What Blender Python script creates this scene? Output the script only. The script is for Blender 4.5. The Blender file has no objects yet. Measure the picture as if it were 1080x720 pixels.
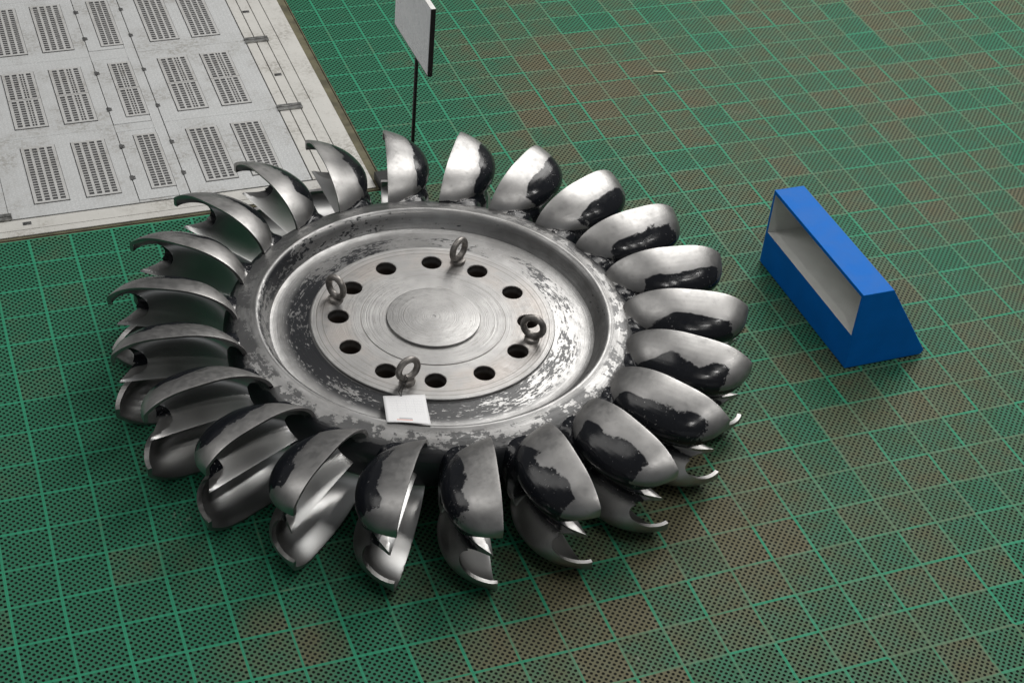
import bpy, bmesh, math, random
from mathutils import Vector, Matrix
random.seed(7)
PI = math.pi
S = bpy.context.scene
COL = S.collection
R_ = math.radians

# ---------------------------------------------------------------- helpers
def link(o, parent=None):
    COL.objects.link(o)
    if parent: o.parent = parent
    return o
def mobj(name, me, mats, parent=None):
    o = bpy.data.objects.new(name, me)
    for m in (mats if isinstance(mats, (list, tuple)) else [mats]):
        me.materials.append(m)
    return link(o, parent)
def bobj(name, bm, mats, parent=None, smooth=None, doubles=False):
    me = bpy.data.meshes.new(name)
    if doubles: bmesh.ops.remove_doubles(bm, verts=bm.verts, dist=1e-5)
    bmesh.ops.recalc_face_normals(bm, faces=bm.faces)
    bm.to_mesh(me); bm.free()
    if smooth is not None:
        me.polygons.foreach_set('use_smooth', [True]*len(me.polygons))
        me.set_sharp_from_angle(angle=R_(smooth))
    return mobj(name, me, mats, parent)
def tag(o, label=None, cat=None, group=None, kind=None):
    if label: o['label'] = label
    if cat: o['category'] = cat
    if group: o['group'] = group
    if kind: o['kind'] = kind
    return o
def empty(name, loc, rz=0):
    o = bpy.data.objects.new(name, None); link(o)
    o.location = loc; o.rotation_euler = (0, 0, rz); o.empty_display_size = .1
    return o
def box(bm, x0, x1, y0, y1, z0, z1):
    v = [bm.verts.new((x, y, z)) for z in (z0, z1) for y in (y0, y1) for x in (x0, x1)]
    for f in ((0,2,3,1),(4,5,7,6),(0,1,5,4),(2,6,7,3),(0,4,6,2),(1,3,7,5)):
        bm.faces.new([v[i] for i in f])
def bevel(bm, w, seg=2):
    bmesh.ops.bevel(bm, geom=list(bm.edges), offset=w, segments=seg, affect='EDGES', profile=.6)
def tube(bm, pts, r, n=10, closed=False):
    pts = [Vector(p) for p in pts]; N = len(pts); rings = []
    up = None
    for i, p in enumerate(pts):
        if closed: t = pts[(i+1) % N]-pts[i-1]
        else: t = pts[min(i+1, N-1)]-pts[max(i-1, 0)]
        t.normalize()
        if up is None:
            up = Vector((0, 0, 1)) if abs(t.z) < .9 else Vector((1, 0, 0))
        a = (up-t*up.dot(t)).normalized(); b = t.cross(a); up = a
        rings.append([bm.verts.new(p+a*r*math.cos(2*PI*k/n)+b*r*math.sin(2*PI*k/n)) for k in range(n)])
    for i in range(N if closed else N-1):
        A = rings[i]; B = rings[(i+1) % N]
        for k in range(n): bm.faces.new((A[k], A[(k+1) % n], B[(k+1) % n], B[k]))
    if not closed:
        bm.faces.new(rings[0][::-1]); bm.faces.new(rings[-1])
def lathe(bm, prof, n=128, closed=True):
    rings = []
    for r, z in prof:
        if r < 1e-6: rings.append([bm.verts.new((0, 0, z))]*n)
        else: rings.append([bm.verts.new((r*math.cos(2*PI*k/n), r*math.sin(2*PI*k/n), z)) for k in range(n)])
    m = len(prof)
    for i in range(m if closed else m-1):
        A = rings[i]; B = rings[(i+1) % m]
        for k in range(n):
            q = [A[k], A[(k+1) % n], B[(k+1) % n], B[k]]
            u = []
            for v in q:
                if v not in u: u.append(v)
            if len(u) > 2: bm.faces.new(u)
def evaluated(o):
    dg = bpy.context.evaluated_depsgraph_get()
    return bpy.data.meshes.new_from_object(o.evaluated_get(dg))
def boolean(o, cutters, op='DIFFERENCE'):
    for c in cutters:
        m = o.modifiers.new('b', 'BOOLEAN'); m.operation = op; m.object = c; m.solver = 'EXACT'
    me = evaluated(o); o.modifiers.clear(); o.data = me
    for c in cutters: bpy.data.objects.remove(c)
    return o

# ---------------------------------------------------------------- materials
class N:
    """small node-graph writer"""
    def __init__(s, name):
        s.m = bpy.data.materials.new(name); s.m.use_nodes = True
        s.t = s.m.node_tree; s.t.nodes.clear(); s.out = s.t.nodes.new('ShaderNodeOutputMaterial')
    def set(s, sock, v):
        if v is None: return
        if isinstance(v, bpy.types.NodeSocket): s.t.links.new(v, sock)
        elif isinstance(v, (tuple, list)) and sock.type == 'RGBA' and len(v) == 3: sock.default_value = (*v, 1)
        else: sock.default_value = v
    def n(s, typ, ins=None, out=0, **kw):
        d = s.t.nodes.new(typ)
        for k, v in kw.items(): setattr(d, k, v)
        for k, v in (ins or {}).items(): s.set(d.inputs[k], v)
        return d.outputs[out]
    def math(s, op, a, b=None, c=None, clamp=False):
        return s.n('ShaderNodeMath', {0: a, 1: b, 2: c}, operation=op, use_clamp=clamp)
    def add(s, a, b): return s.math('ADD', a, b)
    def mul(s, a, b): return s.math('MULTIPLY', a, b)
    def sub(s, a, b): return s.math('SUBTRACT', a, b)
    def ss(s, x, a, b, lo=0., hi=1.):     # smooth ramp
        return s.n('ShaderNodeMapRange', {'Value': x, 'From Min': a, 'From Max': b, 'To Min': lo, 'To Max': hi}, interpolation_type='SMOOTHSTEP')
    def noise(s, vec, scale, detail=4, rough=.55, dim='3D', w=None, dist=0.):
        d = {'Vector': vec, 'Scale': scale, 'Detail': detail, 'Roughness': rough, 'Distortion': dist}
        if w is not None: d['W'] = w; dim = '4D'
        return s.n('ShaderNodeTexNoise', d, noise_dimensions=dim)
    def mix(s, f, a, b):
        d = s.t.nodes.new('ShaderNodeMix'); d.data_type = 'RGBA'
        s.set(d.inputs[0], f); s.set(d.inputs[6], a); s.set(d.inputs[7], b); return d.outputs[2]
    def mixf(s, f, a, b):
        d = s.t.nodes.new('ShaderNodeMix'); d.data_type = 'FLOAT'
        s.set(d.inputs[0], f); s.set(d.inputs[2], a); s.set(d.inputs[3], b); return d.outputs[0]
    def obj(s): return s.n('ShaderNodeTexCoord', out=3)
    def xyz(s, v):
        d = s.t.nodes.new('ShaderNodeSeparateXYZ'); s.set(d.inputs[0], v); return d.outputs
    def vec(s, x, y, z): return s.n('ShaderNodeCombineXYZ', {0: x, 1: y, 2: z})
    def bump(s, h, strength=.3, dist=.01, nrm=None):
        return s.n('ShaderNodeBump', {'Height': h, 'Strength': strength, 'Distance': dist, 'Normal': nrm})
    def bsdf(s, **k):
        d = s.t.nodes.new('ShaderNodeBsdfPrincipled')
        for a, v in k.items(): s.set(d.inputs[a.replace('_', ' ')], v)
        return d.outputs[0]
    def done(s, sh): s.t.links.new(sh, s.out.inputs[0]); return s.m

def simple(name, col, rough=.5, metal=0., noise_amt=.12, scale=12, bump=.0):
    g = N(name); p = g.obj()
    n = g.noise(p, scale, 5)
    c = g.mix(g.ss(n, .3, .7), tuple(x*(1-noise_amt) for x in col), tuple(min(1, x*(1+noise_amt)) for x in col))
    r = g.ss(g.noise(p, scale*3, 3), .3, .7, rough-.06, rough+.06)
    nr = g.bump(g.noise(p, scale*8, 3), bump, .002) if bump else None
    return g.done(g.bsdf(Base_Color=c, Roughness=r, Metallic=metal, Normal=nr))

TILE = .25
def mat_mat():
    g = N('green_plastic'); p = g.obj(); o = g.xyz(p)
    # gentle unevenness of the laid mats
    wx = g.mul(g.sub(g.noise(p, .55, 1), .5), .05)
    wy = g.mul(g.sub(g.noise(g.vec(g.add(o[0], 31.), o[1], 0.), .55, 1), .5), .05)
    x = g.math('DIVIDE', g.add(o[0], wx), TILE); y = g.math('DIVIDE', g.add(o[1], wy), TILE)
    u = g.math('FRACT', x); v = g.math('FRACT', y)
    qx = g.math('DIVIDE', g.sub(u, .062), .146); qy = g.math('DIVIDE', g.sub(v, .062), .146)
    def near(q): return g.sub(q, g.math('ROUND', q))
    def dist(a, b): return g.math('SQRT', g.add(g.mul(a, a), g.mul(b, b)))
    dA = dist(near(qx), near(qy))
    hx = g.sub(qx, .5); hy = g.sub(qy, .5)
    dB = dist(near(hx), near(hy))
    def inside(q): return g.mul(g.math('GREATER_THAN', q, 0.), g.math('LESS_THAN', q, 6.))
    outB = g.sub(1., g.mul(inside(qx), inside(qy)))
    d = g.math('MINIMUM', dA, g.add(dB, outB))
    hole = g.ss(d, .195, .232, 1., 0.)
    # ribs between tiles
    eu = g.math('MINIMUM', u, g.sub(1., u)); ev = g.math('MINIMUM', v, g.sub(1., v))
    e = g.math('MINIMUM', eu, ev)
    # each rib piece has its own wear: it follows the cell edge it lies on
    vert = g.math('LESS_THAN', eu, ev)
    rcell = g.vec(g.mixf(vert, g.math('FLOOR', x), g.add(g.math('ROUND', x), .5)), g.mixf(vert, g.add(g.math('ROUND', y), .5), g.math('FLOOR', y)), 3.)
    w2 = g.n('ShaderNodeTexWhiteNoise', {'Vector': rcell}, noise_dimensions='3D')
    wid = g.mul(g.sub(w2, .5), .012)
    rib = g.ss(g.add(e, wid), .016, .036, 1., 0.)
    seam = g.ss(e, .0, .006, 1., 0.)
    # mats are two tiles wide: their outer seam is the deeper one
    cell = g.vec(g.math('FLOOR', x), g.math('FLOOR', y), 0.)
    w1 = g.n('ShaderNodeTexWhiteNoise', {'Vector': cell}, noise_dimensions='3D')
    big = g.noise(cell, .33, 2, .6)
    side = g.ss(g.sub(o[0], g.mul(o[1], .25)), .4, 3.6, -.42, -.06)
    near_corner = g.ss(g.add(g.mul(g.math('ABSOLUTE', g.sub(o[0], 2.7)), 1.), g.math('MAXIMUM', g.sub(3.3, o[1]), 0.)), .2, 1.1, -.28, 0.)
    k = g.add(g.add(g.add(g.mul(w1, .42), g.mul(big, .75)), side), near_corner)
    fine = g.noise(p, 9., 5, .65)
    # trodden, dirtier patches of the floor
    def patch(cx, cy, rad, amt):
        dx = g.sub(o[0], cx); dy = g.sub(o[1], cy)
        return g.ss(g.math('SQRT', g.add(g.mul(dx, dx), g.mul(dy, dy))), rad, rad*.3, 0., amt)
    k = g.add(k, g.add(g.add(patch(.95, -1.1, .42, .42), patch(2.3, -1.5, .8, .30)), g.add(patch(4.4, 3.3, 1.1, .28), patch(3.4, -.9, .9, .26))))
    kk = g.add(k, g.mul(g.sub(fine, .5), .8))
    dirt = g.ss(kk, .15, .98)
    dirt_r = g.ss(g.add(g.add(g.mul(big, .75), g.mul(g.sub(w2, .5), .42)), g.add(g.mul(g.sub(g.noise(p, 5.5, 4, .6), .5), 1.2), side)), .12, .55)
    face = g.mix(dirt, (.024, .158, .086), (.132, .126, .074))
    ribc = g.mix(g.mul(dirt_r, .85), (.026, .272, .148), (.128, .175, .102))
    c = g.mix(rib, face, ribc)
    # scuffs and pale smears
    sm = g.mul(g.ss(g.noise(p, 2.2, 2), .66, .72), g.ss(g.noise(g.vec(g.mul(o[0], 70.), g.mul(o[1], 18.), 0.), 1., 3), .55, .7))
    c = g.mix(g.mul(sm, .45), c, (.33, .34, .29))
    c = g.mix(g.mul(seam, .45), c, (.02, .05, .035))
    h = g.add(g.mul(rib, .6), g.add(g.mul(g.ss(d, .22, .42), -.35), g.mul(g.noise(p, 60, 3), .25)))
    nr = g.bump(h, .5, .003)
    sh = g.bsdf(Base_Color=c, Roughness=g.ss(fine, .3, .7, .55, .72), Specular_IOR_Level=.22, Normal=nr)
    tr = g.n('ShaderNodeBsdfTransparent')
    return g.done(g.n('ShaderNodeMixShader', {0: hole, 1: sh, 2: tr}))

def mat_plate(name, col=(.56, .57, .57), pattern=True):
    g = N(name); p = g.obj(); o = g.xyz(p)
    n1 = g.noise(p, 2.3, 6, .62); n2 = g.noise(p, 34., 5, .7)
    # checker-plate lozenges in two directions
    def loz(ang, ox):
        c, s_ = math.cos(ang), math.sin(ang)
        a = g.add(g.mul(o[0], c), g.mul(o[1], s_)); b = g.sub(g.mul(o[1], c), g.mul(o[0], s_))
        a = g.sub(g.math('FRACT', g.add(g.mul(a, 25.), ox)), .5); b = g.sub(g.math('FRACT', g.add(g.mul(b, 25.), ox)), .5)
        return g.ss(g.math('SQRT', g.add(g.mul(g.mul(a, a), 5.), g.mul(g.mul(b, b), 60.))), .6, 1., 1., 0.)
    L = g.math('MAXIMUM', loz(PI/4, 0.), loz(-PI/4, .5)) if pattern else n2
    d1 = g.mul(g.ss(n1, .44, .66), g.ss(n2, .40, .60))
    c = g.mix(g.mul(d1, .6), col, (.22, .20, .165))
    c = g.mix(g.ss(g.noise(p, 11., 6, .75), .60, .80, 0., .4), c, (.30, .27, .22))
    if pattern: c = g.mix(g.mul(L, g.ss(n1, .3, .6, .26, .06)), c, tuple(min(1, x*1.5) for x in col))
    c = g.mix(g.ss(g.noise(p, 90., 2), .70, .76, 0., .7), c, (.07, .065, .06))
    nr = g.bump(g.add(g.mul(L, .8), g.mul(n2, .3)), .35, .002)
    return g.done(g.bsdf(Base_Color=c, Roughness=g.ss(n2, .3, .7, .38, .58), Metallic=.15, Normal=nr))

STEEL = (.50, .49, .475)
def steel_fields(g, p, w):
    a = g.noise(p, 3.2, 6, .6, w=w); b = g.noise(p, 26., 5, .65, w=w)
    return a, b
def mat_bucket_outer():
    g = N('ground_steel_with_black_paint'); p = g.obj(); o = g.xyz(p)
    rnd = g.n('ShaderNodeObjectInfo', out=5); w = g.mul(rnd, 37.)
    a, b = steel_fields(g, p, w)
    c = g.mix(g.ss(a, .35, .66), (.29, .286, .282), (.42, .412, .404))
    c = g.mix(g.ss(b, .56, .74, 0., .5), c, (.24, .235, .23))
    # streaks of the grinder, along the length of the bucket
    st = g.noise(g.vec(g.mul(o[0], 6.), g.mul(o[1], 40.), g.mul(o[2], 40.)), 1., 4, .6, w=w)
    # left-over black paint: deep on the back, from the root to the lip
    az = g.math('ABSOLUTE', o[2])
    n = g.sub(g.noise(p, 5.0, 2, .45, w=w), .5); nf = g.sub(g.noise(p, 45., 5, .7, w=w), .5)
    lim = g.add(g.add(g.add(-.103, g.mul(rnd, .045)), g.mul(n, .13)), g.mul(nf, .013))
    deep = g.ss(g.sub(lim, o[1]), 0., .009); stain = g.ss(g.add(g.sub(lim, o[1]), g.mul(g.sub(a, .5), .06)), -.05, .03, 0., .45)
    low = g.ss(g.sub(g.add(.262, g.add(g.mul(n, .10), g.mul(nf, .03))), az), 0., .006)
    out = g.ss(g.sub(g.add(1.685, g.add(g.mul(n, .25), g.mul(nf, .11))), o[0]), 0., .01)
    inn = g.ss(g.sub(o[0], g.add(1.20, g.add(g.mul(n, .35), g.mul(nf, .05)))), 0., .01)
    patch = g.mul(g.mul(deep, low), g.mul(out, inn))
    up = g.ss(o[2], -.06, -.02)
    patch = g.mul(patch, up)
    # paint kept in the corner between neighbouring roots and along the lip
    root = g.mul(g.ss(g.add(o[0], g.mul(nf, .05)), 1.20, 1.175), g.ss(g.add(o[2], g.add(g.mul(n, .10), g.mul(nf, .03))), .135, .130))
    root = g.mul(root, g.ss(o[2], -.16, -.14))
    root = g.mul(root, g.ss(g.add(o[0], g.mul(g.add(n, nf), .07)), 1.045, 1.055))
    lip = g.mul(g.mul(g.ss(g.add(az, g.mul(nf, .02)), .150, .142), g.ss(az, .03, .045)), g.mul(g.ss(g.add(o[1], g.mul(nf, .05)), -.005, -.012), up))
    lip = g.mul(lip, g.ss(g.add(nf, .5), .36, .44))
    c = g.mix(g.mul(stain, up), c, (.13, .13, .135))
    pm = g.math('MAXIMUM', g.math('MAXIMUM', patch, root), lip)
    chips = g.ss(g.noise(p, 75., 3, .6, w=w), .645, .675)
    chipzone = g.ss(g.noise(p, 7., 2, w=w), .42, .58)
    pm = g.mul(pm, g.sub(1., g.mul(chips, chipzone)))
    col = g.mix(pm, c, (.007, .008, .011))
    rough = g.mixf(pm, g.add(g.ss(b, .3, .7, .37, .49), g.mul(g.sub(st, .5), .1)), g.ss(b, .3, .7, .13, .24))
    nr = g.bump(g.add(g.add(g.mul(g.noise(p, 4., 2, .45, w=w), 1.1), g.mul(st, .05)), g.mul(pm, .06)), .20, .02)
    return g.done(g.bsdf(Base_Color=col, Metallic=g.sub(1., pm), Roughness=rough, Specular_IOR_Level=.36, Normal=nr))
def mat_bucket_inner():
    g = N('polished_brightened_steel'); p = g.obj(); o = g.xyz(p)
    rnd = g.n('ShaderNodeObjectInfo', out=5); w = g.mul(rnd, 37.)
    a, b = steel_fields(g, p, w)
    c = g.mix(g.ss(a, .3, .7), (.47, .475, .475), (.56, .555, .545))  # same steel as the outside, colour raised to brighten the cup interiors
    c = g.mix(g.ss(g.noise(p, 60., 2, w=w), .70, .76, 0., .3), c, (.22, .21, .205))
    st = g.noise(g.vec(g.mul(o[0], 5.), g.mul(o[1], 30.), g.mul(o[2], 30.)), 1., 4, .6, w=w)
    nr = g.bump(g.add(g.noise(p, 3., 1, .4, w=w), g.mul(st, .02)), .16, .02)
    return g.done(g.bsdf(Base_Color=c, Metallic=1., Roughness=g.ss(g.noise(p, 5., 1, w=w), .3, .7, .30, .36), Normal=nr))
def polar(g, p):
    o = g.xyz(p)
    r = g.math('SQRT', g.add(g.mul(o[0], o[0]), g.mul(o[1], o[1])))
    # unit-circle direction keeps the streaks seamless
    ux = g.math('DIVIDE', o[0], g.math('MAXIMUM', r, .001)); uy = g.math('DIVIDE', o[1], g.math('MAXIMUM', r, .001))
    return o, r, ux, uy
def mat_disc():
    g = N('scraped_steel_disc'); p = g.obj(); o, r, ux, uy = polar(g, p)
    def stk(ka, kr, det=5, rough=.6, off=0.):
        return g.noise(g.vec(g.add(g.mul(ux, ka), off), g.mul(uy, ka), g.mul(r, kr)), 1., det, rough)
    s1 = stk(9., 55., 6, .68); s2 = stk(2.2, 7., 3, .5, 9.); s3 = stk(26., 120., 4, .6, 3.)
    s4 = stk(3., 160., 3, .6, 5.)
    a = g.noise(p, 4., 6, .6)
    c = g.mix(g.ss(a, .35, .65), (.25, .248, .245), (.35, .348, .345))
    c = g.mix(g.ss(s4, .5, .72, 0., .35), c, (.28, .265, .25))
    # where paint was left: the dished web and the inner wall
    web = g.mul(g.ss(r, .685, .70), g.ss(r, .865, .80))
    wall = g.mul(g.ss(r, .905, .925), g.ss(r, .99, .965))
    lefts = g.ss(g.add(g.mul(o[0], -.8), g.mul(o[1], -.55)), -.75, .7, -.045, .15)
    outer = g.mul(g.ss(r, 1.0, 1.03), .72)
    thr = g.add(g.mul(s1, .65), g.mul(s2, .5))
    fleck = g.mul(g.sub(g.noise(p, 38., 4, .7), .5), .28)
    keep = g.add(g.add(g.add(thr, lefts), fleck), g.mul(g.sub(s3, .5), .55))
    pw = g.mul(web, g.ss(keep, .60, .625))
    pl = g.mul(wall, g.ss(keep, .67, .695))
    po = g.mul(outer, g.ss(g.add(g.add(g.noise(p, 7., 6, .7), g.add(g.mul(s1, .3), fleck)), g.ss(r, 1.03, 1.13, 0., .10)), .66, .69))
    pm = g.math('MAXIMUM', g.math('MAXIMUM', pw, pl), po)
    low = g.ss(g.add(g.add(o[2], g.mul(g.sub(a, .5), .10)), g.mul(g.sub(s1, .5), .04)), .134, .124)      # flank between the buckets, still painted
    pm = g.math('MAXIMUM', pm, g.mul(low, g.ss(r, .99, 1.02)))
    col = g.mix(pm, c, (.012, .013, .016))
    rough = g.mixf(pm, g.ss(s1, .3, .7, .36, .50), .33)
    nr = g.bump(g.add(g.mul(s4, .25), g.add(g.mul(pm, .12), g.mul(a, .8))), .25, .015)
    return g.done(g.bsdf(Base_Color=col, Metallic=g.sub(1., pm), Roughness=rough, Normal=nr))
def mat_flange():
    g = N('turned_steel'); p = g.obj(); o, r, ux, uy = polar(g, p)
    rings = g.noise(g.vec(g.mul(ux, .25), g.mul(uy, .25), g.mul(r, 220.)), 1., 3, .6)
    st = g.noise(g.vec(g.mul(ux, 3.), g.mul(uy, 3.), g.mul(r, 90.)), 1., 4, .6)
    a = g.noise(p, 5., 6, .62); b = g.noise(p, 40., 4, .6)
    c = g.mix(g.ss(a, .35, .68), (.30, .297, .293), (.395, .390, .384))
    band = g.mul(g.ss(r, .43, .50), g.ss(r, .69, .60, 0., 1.))
    c = g.mix(g.mul(g.mul(band, g.ss(a, .38, .66)), .40), c, (.30, .25, .215))        # faint rust around the bolt circle
    c = g.mix(g.mul(g.ss(st, .54, .68), .5), c, (.23, .22, .21))
    c = g.mix(g.mul(g.ss(rings, .5, .7), .22), c, (.22, .215, .21))
    for rr in (.408, .622, .655):
        c = g.mix(g.mul(g.ss(g.math('ABSOLUTE', g.sub(r, rr)), .004, .0015, 0., 1.), .6), c, (.16, .15, .14))
    c = g.mix(g.ss(g.noise(p, 70., 3), .68, .74, 0., .5), c, (.14, .12, .11))
    # darker below the top face, inside the drilled holes
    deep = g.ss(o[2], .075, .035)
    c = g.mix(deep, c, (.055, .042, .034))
    nr = g.bump(g.add(g.mul(rings, 1.), g.mul(b, .12)), .3, .004)
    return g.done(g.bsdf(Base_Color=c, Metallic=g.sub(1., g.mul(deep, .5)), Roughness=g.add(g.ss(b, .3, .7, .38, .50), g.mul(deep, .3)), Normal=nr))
def mat_blue():
    g = N('blue_paint'); p = g.obj()
    n = g.noise(p, 7., 5)
    c = g.mix(g.ss(n, .3, .7), (.001, .135, .52), (.002, .150, .58))
    c = g.mix(g.ss(g.noise(p, 120., 2), .72, .76, 0., .5), c, (.06, .2, .5))
    return g.done(g.bsdf(Base_Color=c, Roughness=g.ss(n, .3, .7, .50, .60), Specular_IOR_Level=.10, Normal=g.bump(g.noise(p, 90., 3), .12, .001)))
def mat_paper():
    g = N('printed_paper'); p = g.obj(); o = g.xyz(p)     # o.x 0..1 across, o.y 0..1 up, unit sheet scaled by its mesh
    uv = g.n('ShaderNodeTexCoord', out=2); q = g.xyz(uv)
    def rect(x0, x1, y0, y1):
        return g.mul(g.mul(g.math('GREATER_THAN', q[0], x0), g.math('LESS_THAN', q[0], x1)),
                     g.mul(g.math('GREATER_THAN', q[1], y0), g.math('LESS_THAN', q[1], y1)))
    ln = g.ss(g.math('ABSOLUTE', g.sub(g.math('FRACT', g.mul(q[1], 11.)), .5)), .07, .03, 0., 1.)
    words = g.ss(g.noise(g.vec(g.mul(q[0], 38.), g.mul(g.math('FLOOR', g.mul(q[1], 22.)), 7.), 0.), 1., 1), .50, .55)
    rows = g.mul(g.mul(g.ss(g.math('ABSOLUTE', g.sub(g.math('FRACT', g.mul(q[1], 22.)), .5)), .28, .2, 0., 1.), words), rect(.14, .86, .30, .92))
    grid = g.mul(ln, rect(.12, .90, .34, .84))
    cols = g.mul(g.ss(g.math('ABSOLUTE', g.sub(g.math('FRACT', g.mul(q[0], 5.)), .5)), .03, .015, 0., 1.), rect(.12, .90, .34, .84))
    c = g.mix(g.mul(g.math('MAXIMUM', grid, cols), .22), (.83, .83, .84), (.25, .27, .3))
    c = g.mix(g.mul(rows, .16), c, (.2, .2, .22))
    c = g.mix(g.mul(rect(.24, .60, .075, .105), .75), c, (.75, .25, .16))
    c = g.mix(g.mul(rect(.30, .60, .110, .165), .6), c, (.30, .33, .36))
    return g.done(g.bsdf(Base_Color=c, Roughness=.5))

M = dict(
    mat=mat_mat(), plate=mat_plate('checker_plate'), trim=mat_plate('edge_trim', (.64, .63, .595), False),
    grate=mat_plate('grate_steel', (.54, .54, .53), False),
    gap=simple('dark_gap', (.035, .034, .032), .8), shade_backing=simple('grate_shade_backing', (.055, .055, .058), .7, 0, .4, 30),
    sub=simple('subfloor', (.010, .009, .007), .85, 0, .4, 6), brown=simple('brown_joint', (.115, .105, .062), .8, 0, .35, 9),
    clip=simple('clip_steel', (.30, .30, .29), .35, .8, .4, 25), hinge=simple('hinge_steel', (.13, .13, .13), .45, .6, .4, 40),
    bout=mat_bucket_outer(), bin=mat_bucket_inner(), disc=mat_disc(), flange=mat_flange(),
    eye=simple('eyebolt_steel', (.25, .235, .22), .42, .75, .35, 22, .3), blue=mat_blue(),
    inside=simple('box_lining', (.70, .70, .68), .6, 0, .06, 5), black=simple('black_paint', (.012, .010, .010), .38, 0, .3, 12),
    panel=simple('sign_face', (.74, .76, .79), .28, 0, .04, 3), whiteedge=simple('white_edge', (.8, .8, .78), .4),
    rubber=simple('rubber', (.02, .02, .02), .7), paper=mat_paper(), wire=simple('wire', (.03, .03, .03), .5, .5),
    wood=simple('debris', (.38, .36, .22), .6), block=simple('block_black', (.010, .010, .010), .6))

# ---------------------------------------------------------------- camera (solved from the floor grid)
Rm = [[0.93407419, -0.34809306, 0.07960291], [-0.16123805, -0.61007147, -0.77576742], [0.31860272, 0.71178932, -0.62597786]]
Cm = [-0.349788, -6.258943, 6.205083]
cam = bpy.data.cameras.new('camera'); co = link(bpy.data.objects.new('camera', cam))
r0, r1, r2 = [Vector(r) for r in Rm]
mw = Matrix((r0, -r1, -r2)).transposed().to_4x4(); mw.translation = Vector(Cm)
co.matrix_world = mw
cam.sensor_width = 36; cam.lens = 1760.93/1080*36; cam.clip_end = 200; cam.clip_start = .05
S.camera = co

# ---------------------------------------------------------------- floor
CX0, CY0 = 2.555, 2.515          # inner corner of the plate inlay
bm = bmesh.new()
def sheet(bm, x0, x1, y0, y1, z):
    bm.faces.new([bm.verts.new(v) for v in ((x0, y0, z), (x1, y0, z), (x1, y1, z), (x0, y1, z))])
sheet(bm, -14, 26, -14, CY0-.012, 0); sheet(bm, CX0+.012, 26, CY0-.012, 26, 0)
tag(bobj('floor', bm, M['mat'], doubles=True), kind='structure')
bm = bmesh.new(); sheet(bm, -14, 26, -14, 26, -.035)
tag(bobj('ground', bm, M['sub']), kind='structure')
# brown joint between mat and plate, then the plate inlay
bm = bmesh.new(); box(bm, -14, CX0, 2.53, 26, -.03, -.006)
box(bm, -14, CX0+.012, CY0-.012, CY0-.004, -.03, -.001); box(bm, CX0+.004, CX0+.012, CY0-.004, 26, -.03, -.001)
tag(bobj('floor_joint', bm, M['brown']), kind='structure')

plates = bmesh.new(); trims = bmesh.new()
G = .004
# edge trims (x = 2.11 .. 2.50 strips on the right, y = 2.55 .. 2.72 along the front)
for a, b in ((2.118, 2.188), (2.194, 2.270), (2.275, 2.361)): box(trims, a, b-.001, 2.735, 9, -.005, .004)
box(trims, 2.366, 2.498, 2.55, 9, -.005, .003)
box(trims, -9, 2.362, 2.55, 2.608, -.005, .003); box(trims, -9, 2.362, 2.611, 2.722, -.005, .004)
bevel(trims, .0012, 1)
tag(bobj('floor_trim', trims, M['trim']), kind='structure')
ys = [2.735, 3.655, 4.640, 5.560, 9.0]
xs = [-9, -3.2, -2.2, -.86, .165, .9765, 1.312, 2.110]
for j in range(4):
    for i in range(7):
        if i == 5: continue
        x0, x1 = xs[i], xs[i+1]
        if i == 3: x1 = .165
        box(plates, x0+.0015, x1-(.0015 if i < 6 else 0), ys[j]+(.0008 if j else 0), ys[j+1]-.0008, -.005, .004)
# frame strip round the hinged covers
box(plates, 1.238, 1.3075, 2.735, 9, -.005, .004)
for a, b in ((2.735, 2.757), (3.597, 3.690), (4.580, 4.716)): box(plates, .9775, 1.2375, a, b, -.005, .004)
bevel(plates, .001, 1)
tag(bobj('metal_floor', plates, M['plate']), kind='structure')
bm = bmesh.new(); box(bm, -9, 2.37, 2.60, 9, -.006, -.0052+.0002)
tag(bobj('floor_gap', bm, M['gap']), kind='structure')

# hinged cover plates, hinges as parts
def cover(y0, y1, label, hy):
    e = empty('cover_plate', (.98, y0, .004))
    tag(e, label, 'floor hatch', 'hinged cover plates in the metal floor')
    b = bmesh.new(); box(b, .0, .2555, .004, y1-y0-.004, -.008, .0015); bevel(b, .001, 1)
    bobj('plate', b, M['plate'], e)
    for y in hy:
        h = bmesh.new()
        box(h, -.012, .010, y-y0-.024, y-y0+.024, .0018, .006)
        box(h, .0105, .022, y-y0-.018, y-y0-.004, .0018, .005); box(h, .0105, .022, y-y0+.004, y-y0+.018, .0018, .005)
        bevel(h, .001, 1); bobj('hinge', h, M['hinge'], e)
cover(2.757, 3.597, 'hinged cover plate around the narrow grate nearest the steel wheel', (3.408, 3.023))
cover(3.690, 4.580, 'hinged cover plate around the narrow grate of the middle row', (4.393, 3.893))
cover(4.716, 5.90, 'hinged cover plate around the narrow grate at the top edge of the photo', (5.315, 4.904))
def hingebit(x, y, label):
    h = bmesh.new(); box(h, -.013, .004, -.024, .024, 0, .004); box(h, .005, .016, -.018, -.003, 0, .003); box(h, .005, .016, .003, .018, 0, .003)
    bevel(h, .001, 1)
    o = bobj('hinge', h, M['hinge']); o.location = (x, y, .0042)
    tag(o, label, 'hinge', 'hinges on the long seam of the metal floor')
for y, lab in ((5.30, 'topmost dark hinge on the long floor seam beside the far narrow grate'),
               (4.893, 'dark hinge on the long floor seam, second down, below the topmost hinge'),
               (4.383, 'dark hinge on the long floor seam beside the upper half of the middle narrow grate'),
               (3.877, 'dark hinge on the long floor seam beside the lower half of the middle narrow grate'),
               (3.396, 'dark hinge on the long floor seam beside the upper end of the nearest narrow grate'),
               (3.01, 'dark hinge on the long floor seam just above the steel bucket tip')):
    hingebit(1.315, y, lab)

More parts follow.
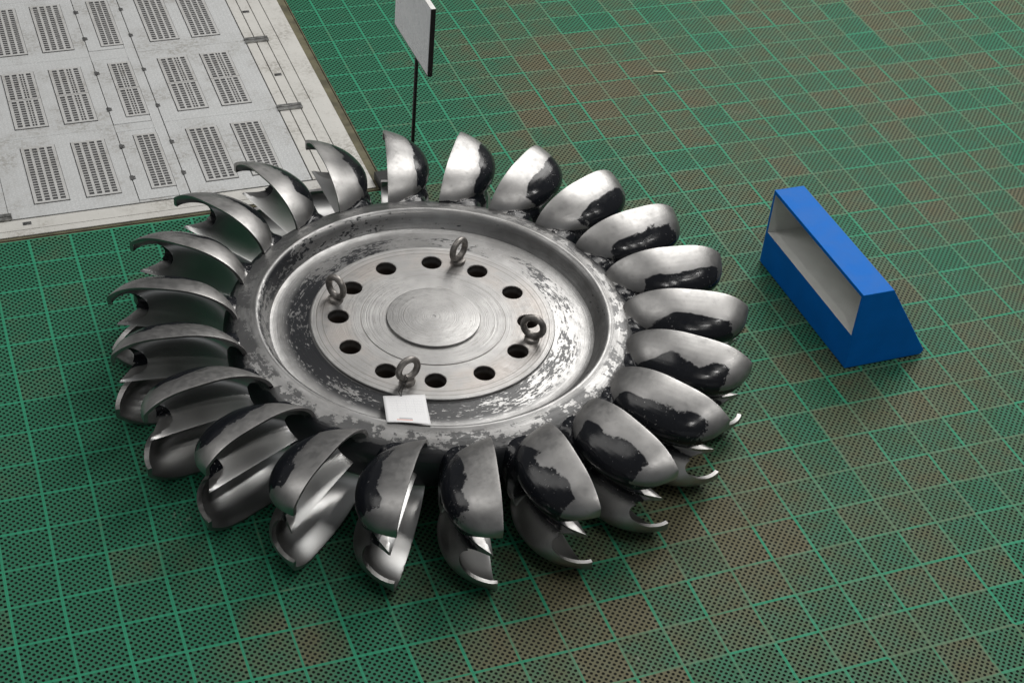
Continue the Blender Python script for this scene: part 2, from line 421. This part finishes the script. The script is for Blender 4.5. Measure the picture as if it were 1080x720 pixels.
def grate(x0, x1, y0, y1, cols, split, label):
    e = empty('floor_grate', (x0, y0, .004)); W = x1-x0; H = y1-y0
    tag(e, label, 'grate', 'slotted grates in the metal floor')
    z0, z1 = .0012, .0065
    b = bmesh.new()
    # shallow backing plate, coloured dark as the shade in slots and frame gap
    box(b, -.0045, W+.0035, -.0035, H+.0035, -.004, .0022); bobj('shade_backing', b, M['shade_backing'], e)
    b = bmesh.new()
    m = .020; cw = .032; gapx = (W-2*m-cols*cw)/(cols-1)
    z0 = .0026
    segs = [(m, H-m)] if not split else [(m, H/2-.016), (H/2+.016, H-m)]
    xe = [0]
    for c in range(cols): xe += [m+c*(cw+gapx), m+c*(cw+gapx)+cw]
    xe.append(W)
    for c in range(cols+1): box(b, xe[2*c], xe[2*c+1], 0, H, z0, z1)
    for c in range(cols):
        a, d = xe[2*c+1], xe[2*c+2]
        yy = [0, segs[0][0]]
        last = 0
        for s0, s1 in segs:
            box(b, a, d, last, s0, z0, z1-.0002)
            n = int(round((s1-s0)/.0300)); pt = (s1-s0)/n
            for i in range(1, n): box(b, a, d, s0+i*pt-.0042, s0+i*pt+.0042, z0, z1-.0008)
            if split and c == cols-2 and s0 > H*.0:
                box(b, (a+d)/2-.003, (a+d)/2+.003, s0, s1, z0, z1-.0004)
            last = s1
        box(b, a, d, last, H, z0, z1-.0002)
    bobj('slotted_frame', b, M['grate'], e)
    if split:
        b = bmesh.new(); box(b, 0.0, W, H/2-.0015, H/2+.0015, z1-.003, z1+.0004); bobj('middle_seam', b, M['gap'], e)
pos = ['leftmost', 'second from left', 'narrow middle', 'fourth from left', 'rightmost']
rows = [(2.868, 3.530, False, 'of the row nearest the steel wheel'), (3.770, 4.512, True, 'of the middle row, split in two halves'),
        (4.765, 5.470, False, 'of the far row')]
gx = [(.338, .556, 4), (.664, .884, 4), (1.080, 1.237, 3), (1.437, 1.648, 4), (1.746, 1.953, 4)]
for (y0, y1, sp, rl) in rows:
    for (x0, x1, c), pl in zip(gx, pos):
        grate(x0, x1, y0, y1, c, sp, '%s slotted steel floor grate %s' % (pl, rl))
# clips across the side strips and small latches
def clip(x0, x1, y, lab):
    b = bmesh.new(); L = x1-x0
    box(b, 0, L, -.034, -.005, 0, .012); box(b, 0, L, .005, .034, 0, .012); box(b, .008, L-.008, -.004, .004, 0, .006); bevel(b, .0015, 1)
    o = bobj('floor_clip', b, M['clip']); o.location = (x0, y, .0045)
    tag(o, lab, 'floor clip', 'steel clips across the seams of the metal floor')
clip(2.108, 2.285, 4.628, 'grey steel clip across the floor seams, farther of the two on the right strip')
clip(2.108, 2.285, 3.650, 'grey steel clip across the floor seams, nearer of the two on the right strip')
clip(-.02, .182, 2.757, 'grey steel clip at the left edge of the photo, front seam of the metal floor')
def latch(x, y, lab):
    b = bmesh.new(); box(b, -.026, .026, -.016, .016, 0, .0022); box(b, -.018, -.002, -.010, .010, .0024, .006); box(b, .004, .016, -.010, .010, .0024, .005)
    bevel(b, .0008, 1)
    o = bobj('floor_latch', b, M['hinge']); o.location = (x, y, .0045)
    tag(o, lab, 'latch', 'small dark latches set in the metal floor')
latch(2.222, 5.073, 'small dark latch on the right edge strip, above the farther clip')
latch(2.228, 4.105, 'small dark latch on the right edge strip, between the two clips')
latch(.263, 2.671, 'small dark latch on the front edge strip at the left of the photo')

# ---------------------------------------------------------------- turbine runner
CX, CY, ZM = 2.2503, .6574, .2967
A0 = -1.72538
runner = empty('turbine_runner', (CX, CY, ZM))
tag(runner, 'large steel turbine wheel of cup-shaped buckets lying flat on the green floor', 'turbine wheel')

def se(x, p): return max(0., 1-abs(x)**p)**(1./p)
BH, AR, RC = .290, .322, 1.422
def t_edge(r): return .100+(r-1.10)*(-.063/.665)
def surf(x, f, sg, inner):
    """x in -1..1 root to tip, f in 0..1 splitter to rim, sg = +-1 half"""
    if inner: a, bh, D = AR, BH, .245
    else: a, bh, D = AR+.022, BH+.012, .278
    zm = bh*(1-.29*x**4.2) if x > 0 else bh*(.36+.64*se(x, 2.0))
    qd = 2.15 if x > 0 else 1.9
    d = D*(se(x, qd))
    z = zm*f
    if inner:
        k = 1.12-.34*min(1, f*1.5)
        h = (4*f*(1-f))**k if 0 < f < 1 else 0.
        te = -.030*(1-f)**3                      # crest of the splitter lies a little below the rim
        z = -.0025+z*(1+.0025/zm)
    else:
        h = (4*f*(1-f))**.82 if f > .5 else 1-(1-(.58 if x < 0 else .58-.13*x))*(1-f/.5)**1.7
        te = 0
    r = RC+a*x+(.026*x*x*min(1, (z/.169)**2) if x > 0 else 0)
    if inner and x > 0: r += .035*x**10*max(0., 1-abs(z)/.07)
    return r, te, d*h, z
def half_solid(inner, sg):
    """closed solid of one bowl; the top cap lies on (outer) or above (inner) the rim plane"""
    bm = bmesh.new(); NX, NF = 56, 30; rows = []
    for i in range(NX+1):
        x = -math.cos(PI*i/NX); row = []
        for j in range(NF+1):
            f = (1-math.cos(PI*j/NF))/2
            r, te, d, z = surf(max(-.9995, min(.9995, x)), f, sg, inner)
            row.append(bm.verts.new((r, t_edge(r)+te-d, sg*z)))
        rows.append(row)
    for i in range(NX):
        for j in range(NF):
            bm.faces.new((rows[i][j], rows[i+1][j], rows[i+1][j+1], rows[i][j+1]))
    return bm, rows
def solid_outer():
    bm = bmesh.new(); NX, NF = 60, 26; V = {}
    for i in range(NX+1):
        x = -math.cos(PI*i/NX)
        for j in range(-NF, NF+1):
            f = (1-math.cos(PI*abs(j)/NF))/2; sg = 1 if j >= 0 else -1
            r, te, d, z = surf(max(-.9995, min(.9995, x)), f, sg, False)
            V[i, j] = bm.verts.new((r, t_edge(r)-d, sg*z))
            V[i, j, 't'] = bm.verts.new((r, t_edge(r)+.022, sg*z))
    for i in range(NX):
        for j in range(-NF, NF):
            bm.faces.new((V[i, j], V[i+1, j], V[i+1, j+1], V[i, j+1]))
            bm.faces.new((V[i, j, 't'], V[i, j+1, 't'], V[i+1, j+1, 't'], V[i+1, j, 't']))
        for j in (-NF, NF):
            bm.faces.new((V[i, j], V[i+1, j], V[i+1, j, 't'], V[i, j, 't']))
    for i in (0, NX):
        for j in range(-NF, NF):
            q = [V[i, j], V[i, j+1], V[i, j+1, 't'], V[i, j, 't']]
            u = []
            for v in q:
                if v not in u: u.append(v)
            if len(u) > 2: bm.faces.new(u)
    bmesh.ops.remove_doubles(bm, verts=bm.verts, dist=2e-5)
    bmesh.ops.recalc_face_normals(bm, faces=bm.faces)
    return bm
def solid_inner(sg):
    bm = bmesh.new(); NX, NF = 60, 30; V = {}
    for i in range(NX+1):
        x = -math.cos(PI*i/NX)
        for j in range(NF+1):
            f = (1-math.cos(PI*j/NF))/2
            r, te, d, z = surf(max(-.9995, min(.9995, x)), f, sg, True)
            V[i, j] = bm.verts.new((r, t_edge(r)+te-d, sg*z))
            # cap above the rim plane; near the splitter it leans outwards so the crest stays a knife edge
            V[i, j, 't'] = bm.verts.new((r, t_edge(r)+.06, sg*z))
    for i in range(NX):
        for j in range(NF):
            bm.faces.new((V[i, j], V[i+1, j], V[i+1, j+1], V[i, j+1]))
            bm.faces.new((V[i, j, 't'], V[i, j+1, 't'], V[i+1, j+1, 't'], V[i+1, j, 't']))
        for j in (0, NF):
            bm.faces.new((V[i, j], V[i+1, j], V[i+1, j, 't'], V[i, j, 't']))
    for i in (0, NX):
        for j in range(NF): bm.faces.new((V[i, j], V[i, j+1], V[i, j+1, 't'], V[i, j, 't']))
    bmesh.ops.remove_doubles(bm, verts=bm.verts, dist=2e-5)
    bmesh.ops.recalc_face_normals(bm, faces=bm.faces)
    return bm
def loft(stations, n=40, p=2.6):
    """stations: (r, t centre, t half, z half)"""
    bm = bmesh.new(); rings = []
    for r, tc, th, zh in stations:
        ring = []
        for k in range(n):
            a = 2*PI*k/n; c, s_ = math.cos(a), math.sin(a)
            ring.append(bm.verts.new((r, tc+th*math.copysign(abs(c)**(2/p), c), zh*math.copysign(abs(s_)**(2/p), s_))))
        rings.append(ring)
    for A, B in zip(rings, rings[1:]):
        for k in range(n): bm.faces.new((A[k], A[(k+1) % n], B[(k+1) % n], B[k]))
    bm.faces.new(rings[0][::-1]); bm.faces.new(rings[-1])
    bmesh.ops.recalc_face_normals(bm, faces=bm.faces)
    return bm
def tmp(bm, idx=0):
    me = bpy.data.meshes.new('tmp'); bm.to_mesh(me); bm.free()
    me.materials.append(M['bout']); me.materials.append(M['bin'])
    me.polygons.foreach_set('material_index', [idx]*len(me.polygons))
    return link(bpy.data.objects.new('tmp', me))
body = tmp(solid_outer())
neck = tmp(loft([(1.00, -.02, .19, .125), (1.08, -.03, .15, .135), (1.14, -.045, .12, .142), (1.19, -.065, .095, .135), (1.26, -.10, .085, .14), (1.34, -.13, .06, .12)]))
boolean(body, [neck], 'UNION')
m = body.modifiers.new('r', 'REMESH'); m.mode = 'VOXEL'; m.voxel_size = .0062
m = body.modifiers.new('s', 'SMOOTH'); m.factor = .5; m.iterations = 4
body.data = evaluated(body); body.modifiers.clear()
body.data.materials.clear(); body.data.materials.append(M['bout']); body.data.materials.append(M['bin'])
def cutter(sg):
    """oval cutter of the notch beside the splitter, along the radius"""
    bm = bmesh.new(); n = 40; rings = []
    for r, zi, st in ((1.52, .040, .125), (1.60, .020, .155), (1.68, .012, .175), (1.76, .008, .178), (1.90, .008, .178)):
        zc, sz = (zi+.160)/2, (.160-zi)/2
        rings.append([bm.verts.new((r, .030+st*math.cos(2*PI*k/n), sg*(zc+sz*math.sin(2*PI*k/n)))) for k in range(n)])
    for A, B in zip(rings, rings[1:]):
        for k in range(n): bm.faces.new((A[k], A[(k+1) % n], B[(k+1) % n], B[k]))
    bm.faces.new(rings[0][::-1]); bm.faces.new(rings[-1])
    bmesh.ops.recalc_face_normals(bm, faces=bm.faces)
    return tmp(bm, 0)
slab = bmesh.new()
A_ = [slab.verts.new((r, t_edge(r)+o, z)) for r, o in ((1.0, .10), (1.0, 0), (1.95, 0), (1.95, .10)) for z in (-.4, .4)]
for q in ((0, 1, 3, 2), (2, 3, 5, 4), (4, 5, 7, 6), (6, 7, 1, 0), (0, 2, 4, 6), (1, 7, 5, 3)): slab.faces.new([A_[i] for i in q])
bmesh.ops.recalc_face_normals(slab, faces=slab.faces)
tb = bmesh.new()        # bevels the end of the splitter to a point
A_ = [tb.verts.new((r, t, z)) for r, t in ((1.850, .10), (1.645, -.10), (1.95, -.10), (1.95, .10)) for z in (-.05, .05)]
for q in ((0, 1, 3, 2), (2, 3, 5, 4), (4, 5, 7, 6), (6, 7, 1, 0), (0, 2, 4, 6), (1, 7, 5, 3)): tb.faces.new([A_[i] for i in q])
bmesh.ops.recalc_face_normals(tb, faces=tb.faces)
def carve(make):
    """subtract one cutter; a cut that swallows the body (degenerate contact) is retried a hair to the side"""
    for t in range(6):
        keep = body.data; c = make(); c.location = (.00031*t, .00023*t, .00017*t)
        bpy.context.view_layer.update(); boolean(body, [c])
        if len(body.data.polygons) > 20000: return
        body.data = keep
    print('CARVE FAILED')
for mk in (lambda: tmp(slab.copy()), lambda: cutter(1), lambda: cutter(-1), lambda: tmp(tb.copy()), lambda: tmp(solid_inner(1), 1), lambda: tmp(solid_inner(-1), 1)):
    carve(mk); print('bucket', len(body.data.polygons))
bme = body.data; bme.name = 'bucket'
bme.polygons.foreach_set('use_smooth', [True]*len(bme.polygons)); bme.set_sharp_from_angle(angle=R_(38))
print('bucket faces', len(bme.polygons), 'inner', sum(p.material_index == 1 for p in bme.polygons))
body.name = 'bucket'; body.parent = runner
for k in range(22):
    o = body if k == 0 else link(body.copy(), runner)
    o.rotation_euler = (0, 0, A0+2*PI*k/22)

# disc
bm = bmesh.new()
top = [(.686, .076), (.72, .072), (.80, .064), (.865, .060), (.895, .061), (.912, .066), (.922, .080), (.936, .100), (.948, .128), (.960, .150),
       (.973, .162), (.981, .1665), (.990, .1678), (.998, .1655), (1.008, .160), (1.045, .153), (1.085, .143), (1.122, .126), (1.148, .100), (1.164, .070), (1.170, .03)]
prof = top+[(r, -z) for r, z in reversed(top)]
prof = [(r, z) for r, z in prof]
lathe(bm, prof, 180)
bobj('disc', bm, M['disc'], runner, smooth=28)
# flange with twelve bored holes
bm = bmesh.new(); lathe(bm, [(0, .0955), (.404, .0955), (.4045, .0925), (.684, .0925), (.688, .089), (.688, -.089), (0, -.089)], 180, closed=False)
bmesh.ops.recalc_face_normals(bm, faces=bm.faces)
me = bpy.data.meshes.new('flange'); bm.to_mesh(me); bm.free(); me.materials.append(M['flange'])
fl = link(bpy.data.objects.new('flange', me))
cut = bmesh.new()
for k in range(12):
    a = R_(12.9+30*k)
    bmesh.ops.create_cone(cut, cap_ends=True, segments=36, radius1=.060, radius2=.060, depth=.6, matrix=Matrix.Translation((.533*math.cos(a), .533*math.sin(a), 0)))
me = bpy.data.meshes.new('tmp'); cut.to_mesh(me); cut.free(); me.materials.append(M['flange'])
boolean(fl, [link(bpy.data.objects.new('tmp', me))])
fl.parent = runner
b2 = bmesh.new(); b2.from_mesh(fl.data)
bv = [e for e in b2.edges if len(e.link_faces) == 2 and e.calc_face_angle(0) > R_(60) and abs(e.verts[0].co.z-.0925) < 1e-4 and abs(e.verts[1].co.z-.0925) < 1e-4
      and .46 < e.verts[0].co.xy.length < .60]
bmesh.ops.bevel(b2, geom=bv, offset=.003, segments=2, affect='EDGES')
b2.to_mesh(fl.data); b2.free()
fl.data.polygons.foreach_set('use_smooth', [True]*len(fl.data.polygons)); fl.data.set_sharp_from_angle(angle=R_(30))
bm = bmesh.new(); lathe(bm, [(0, .109), (.010, .109), (.012, .111), (.256, .111), (.2625, .110), (.2645, .107), (.2645, .0958), (0, .0958)], 128, closed=False)
bobj('centre_cap', bm, M['flange'], runner, smooth=30)

# eye bolts screwed into the flange
def eyebolt(ang, turn, lean=0):
    z = ZM+.0926
    e = bpy.data.objects.new('eye_bolt', None); link(e, runner)
    e.location = (.570*math.cos(ang), .570*math.sin(ang), .0926); e.rotation_euler = (lean, 0, turn); e.empty_display_size = .05
    bm = bmesh.new(); lathe(bm, [(0, -.004), (.043, -.004), (.044, .012), (.039, .019), (.022, .022), (.018, .034), (0, .034)], 24, closed=False)
    bobj('collar', bm, M['eye'], e, smooth=40)
    bm = bmesh.new(); n = 40; pts = [(.058*math.cos(2*PI*k/n), 0, .090+.062*math.sin(2*PI*k/n)) for k in range(n)]
    tube(bm, pts, .0190, 14, closed=True); bobj('ring', bm, M['eye'], e, smooth=60)
    return e
eyebolt(R_(147.5), R_(118))
eyebolt(R_(57), R_(33))
eyebolt(R_(-33.5), R_(139))
eyebolt(R_(-122.5), R_(14))

# ---------------------------------------------------------------- paper tag tied to the nearest eye bolt
tl, tr, br, bl = [Vector(v) for v in ((1.776, .080, .408), (1.998, .040, .402), (1.925, -.272, .474), (1.712, -.190, .4715))]
tagroot = empty('paper_tag', tl)
tag(tagroot, 'white printed paper sheet lying on the wheel, wired to the nearest eye bolt', 'paper')
bm = bmesh.new(); uvl = bm.loops.layers.uv.new('uv'); n = 14; V = {}
for i in range(n+1):
    for j in range(n+1):
        u, v = i/n, j/n
        p = (bl*(1-u)+br*u)*(1-v)+(tl*(1-u)+tr*u)*v
        p = p+Vector((0, 0, .006*math.sin(u*PI)*(1-v)+.005*math.sin(v*PI)*math.cos(u*2.4)))
        V[i, j] = bm.verts.new(p-tl)
for i in range(n):
    for j in range(n):
        f = bm.faces.new((V[i, j], V[i+1, j], V[i+1, j+1], V[i, j+1]))
        for l, (a, b) in zip(f.loops, ((i, j), (i+1, j), (i+1, j+1), (i, j+1))): l[uvl].uv = (a/n, b/n)
me = bpy.data.meshes.new('sheet'); bm.to_mesh(me); bm.free()
me.polygons.foreach_set('use_smooth', [True]*len(me.polygons))
o = mobj('sheet', me, M['paper'], tagroot)
sm = o.modifiers.new('t', 'SOLIDIFY'); sm.thickness = .0012; sm.offset = -1
bm = bmesh.new(); a = Vector((1.925, .150, .44))-tl; h = tl.lerp(tr, .42)-tl
for off in (-.008, .008):
    tube(bm, [h+Vector((off*.3, -.012, .004)), h+Vector((off, .012, .016)), (h+a)/2+Vector((off*1.2, 0, .012)), a+Vector((off, 0, -.004)), a+Vector((0, .02, .01))], .0022, 6)
bobj('wire', bm, M['wire'], tagroot, smooth=60)

# ---------------------------------------------------------------- blue box
bx = empty('display_box', (4.648, .04, 0))
tag(bx, 'blue wedge-shaped box with an open white lined front, standing on the green floor', 'box')
L, H, ZB, XB, XT = 1.115, .552, .006, .540, .206
bm = bmesh.new()
def prism(bm, sec, y0, y1):
    A = [bm.verts.new((x, y0, z)) for x, z in sec]; B = [bm.verts.new((x, y1, z)) for x, z in sec]
    bm.faces.new(A[::-1]); bm.faces.new(B)
    for i in range(len(sec)): bm.faces.new((A[i], A[(i+1) % len(sec)], B[(i+1) % len(sec)], B[i]))
sec = [(0, ZB), (XB-.012, ZB), (XB+.004, ZB+.030), (XT, H), (0, H)]
prism(bm, sec, 0, L); bmesh.ops.recalc_face_normals(bm, faces=bm.faces); bevel(bm, .004, 2)
me = bpy.data.meshes.new('casing'); bm.to_mesh(me); bm.free(); me.materials.append(M['blue']); me.materials.append(M['inside'])
cs = link(bpy.data.objects.new('casing', me))
bm = bmesh.new(); z0, z1 = .245, .530
def xb(z): return XB-(XB-XT)*(z-ZB)/(H-ZB)-.016
prism(bm, [(-.05, z0), (xb(z0), z0), (xb(z1), z1), (-.05, z1)], .018, L-.022); bmesh.ops.recalc_face_normals(bm, faces=bm.faces)
me = bpy.data.meshes.new('tmp'); bm.to_mesh(me); bm.free(); me.materials.append(M['blue']); me.materials.append(M['inside'])
me.polygons.foreach_set('material_index', [1]*len(me.polygons))
boolean(cs, [link(bpy.data.objects.new('tmp', me))]); cs.parent = bx
for (x, y) in ((.03, .03), (.50, .03), (.03, L-.04), (.50, L-.04)):
    bm = bmesh.new(); bmesh.ops.create_cone(bm, cap_ends=True, segments=20, radius1=.016, radius2=.019, depth=.0055, matrix=Matrix.Translation((x, y, .0028)))
    bobj('foot', bm, M['rubber'], bx, smooth=40)

# ---------------------------------------------------------------- sign on a post
sg = empty('sign_stand', (2.728, 2.585, 0))
tag(sg, 'blank white framed sign on a thin black post behind the steel wheel', 'sign')
bm = bmesh.new(); box(bm, -.215, .045, -.07, .07, 0, .055); bevel(bm, .004, 2)
bobj('base', bm, M['block'], sg)
bm = bmesh.new(); tube(bm, [(.022, 0, .022), (.022, 0, .97)], .0125, 16); bobj('post', bm, M['black'], sg, smooth=40)
y0, y1, z0, z1 = -.290, .400, .950, 1.415
bm = bmesh.new(); fw = .016
for a in ((y0, y0+fw, z0, z1), (y1-fw, y1, z0, z1), (y0+fw+.0005, y1-fw-.0005, z0, z0+fw), (y0+fw+.0005, y1-fw-.0005, z1-fw, z1)):
    t = bmesh.new(); box(t, -.002, .028, *a); mt = bpy.data.meshes.new('t'); bevel(t, .001, 1); t.to_mesh(mt); t.free(); bm.from_mesh(mt)
bobj('frame', bm, M['black'], sg)
bm = bmesh.new(); box(bm, -.004, .016, y0+fw*.4, y1-fw*.5, z0+fw*.7, z1-.001); bobj('panel', bm, M['panel'], sg)
bm = bmesh.new(); box(bm, -.0035, .027, y0-.0005, y1, z1+.0003, z1+.003); bobj('top_strip', bm, M['whiteedge'], sg)

# small broken piece lying on the mat
bm = bmesh.new(); box(bm, -.045, .045, -.008, .008, .0, .010); bevel(bm, .003, 2)
o = bobj('wood_chip', bm, M['wood']); o.location = (5.01, 3.525, .002); o.rotation_euler = (0, 0, R_(-16))
tag(o, 'small pale splinter of wood lying on the green floor far behind the wheel', 'wood chip')

# ---------------------------------------------------------------- light: a hall lit by large roof lights and rows of lamps
w = bpy.data.worlds.new('World'); S.world = w; w.use_nodes = True
t = w.node_tree; bg = t.nodes['Background']
tc = t.nodes.new('ShaderNodeTexCoord'); sp = t.nodes.new('ShaderNodeSeparateXYZ'); mr = t.nodes.new('ShaderNodeMapRange')
t.links.new(tc.outputs[0], sp.inputs[0]); t.links.new(sp.outputs[2], mr.inputs[0])
mr.inputs[1].default_value = -.1; mr.inputs[2].default_value = .9; mr.inputs[3].default_value = .115; mr.inputs[4].default_value = .175
t.links.new(mr.outputs[0], bg.inputs[1]); bg.inputs[0].default_value = (.98, .99, 1, 1)
def area(name, loc, target, sx, sy, power, col=(1, .98, .95)):
    l = bpy.data.lights.new(name, 'AREA'); l.shape = 'RECTANGLE'; l.size = sx; l.size_y = sy; l.energy = power; l.color = col
    o = link(bpy.data.objects.new(name, l)); o.location = loc
    o.rotation_euler = (Vector(target)-Vector(loc)).to_track_quat('-Z', 'Y').to_euler()
    return o
area('roof_light', (11, 9, 11), (4, 1.5, 0), 8, 12, 1850)
area('roof_light', (-4, 6, 12), (2, 1, 0), 5, 12, 430)
area('fill_light', (-3, -15, 7), (2, 0, 0), 20, 7, 70, (.92, .97, 1))  # added fill light behind the camera, no known window, brightens the cup interiors
for i in range(4):
    area('hall_lamp', (3.0+2.2*i, -4.5+1.2*i, 8.5), (3.0+1.4*i, -2.5+.6*i, 0), .4, .4, 62)
S.render.engine = 'CYCLES'
S.cycles.max_bounces = 8; S.cycles.transparent_max_bounces = 16
S.view_settings.view_transform = 'Standard'; S.view_settings.look = 'None'; S.view_settings.exposure = 0; S.view_settings.gamma = 1
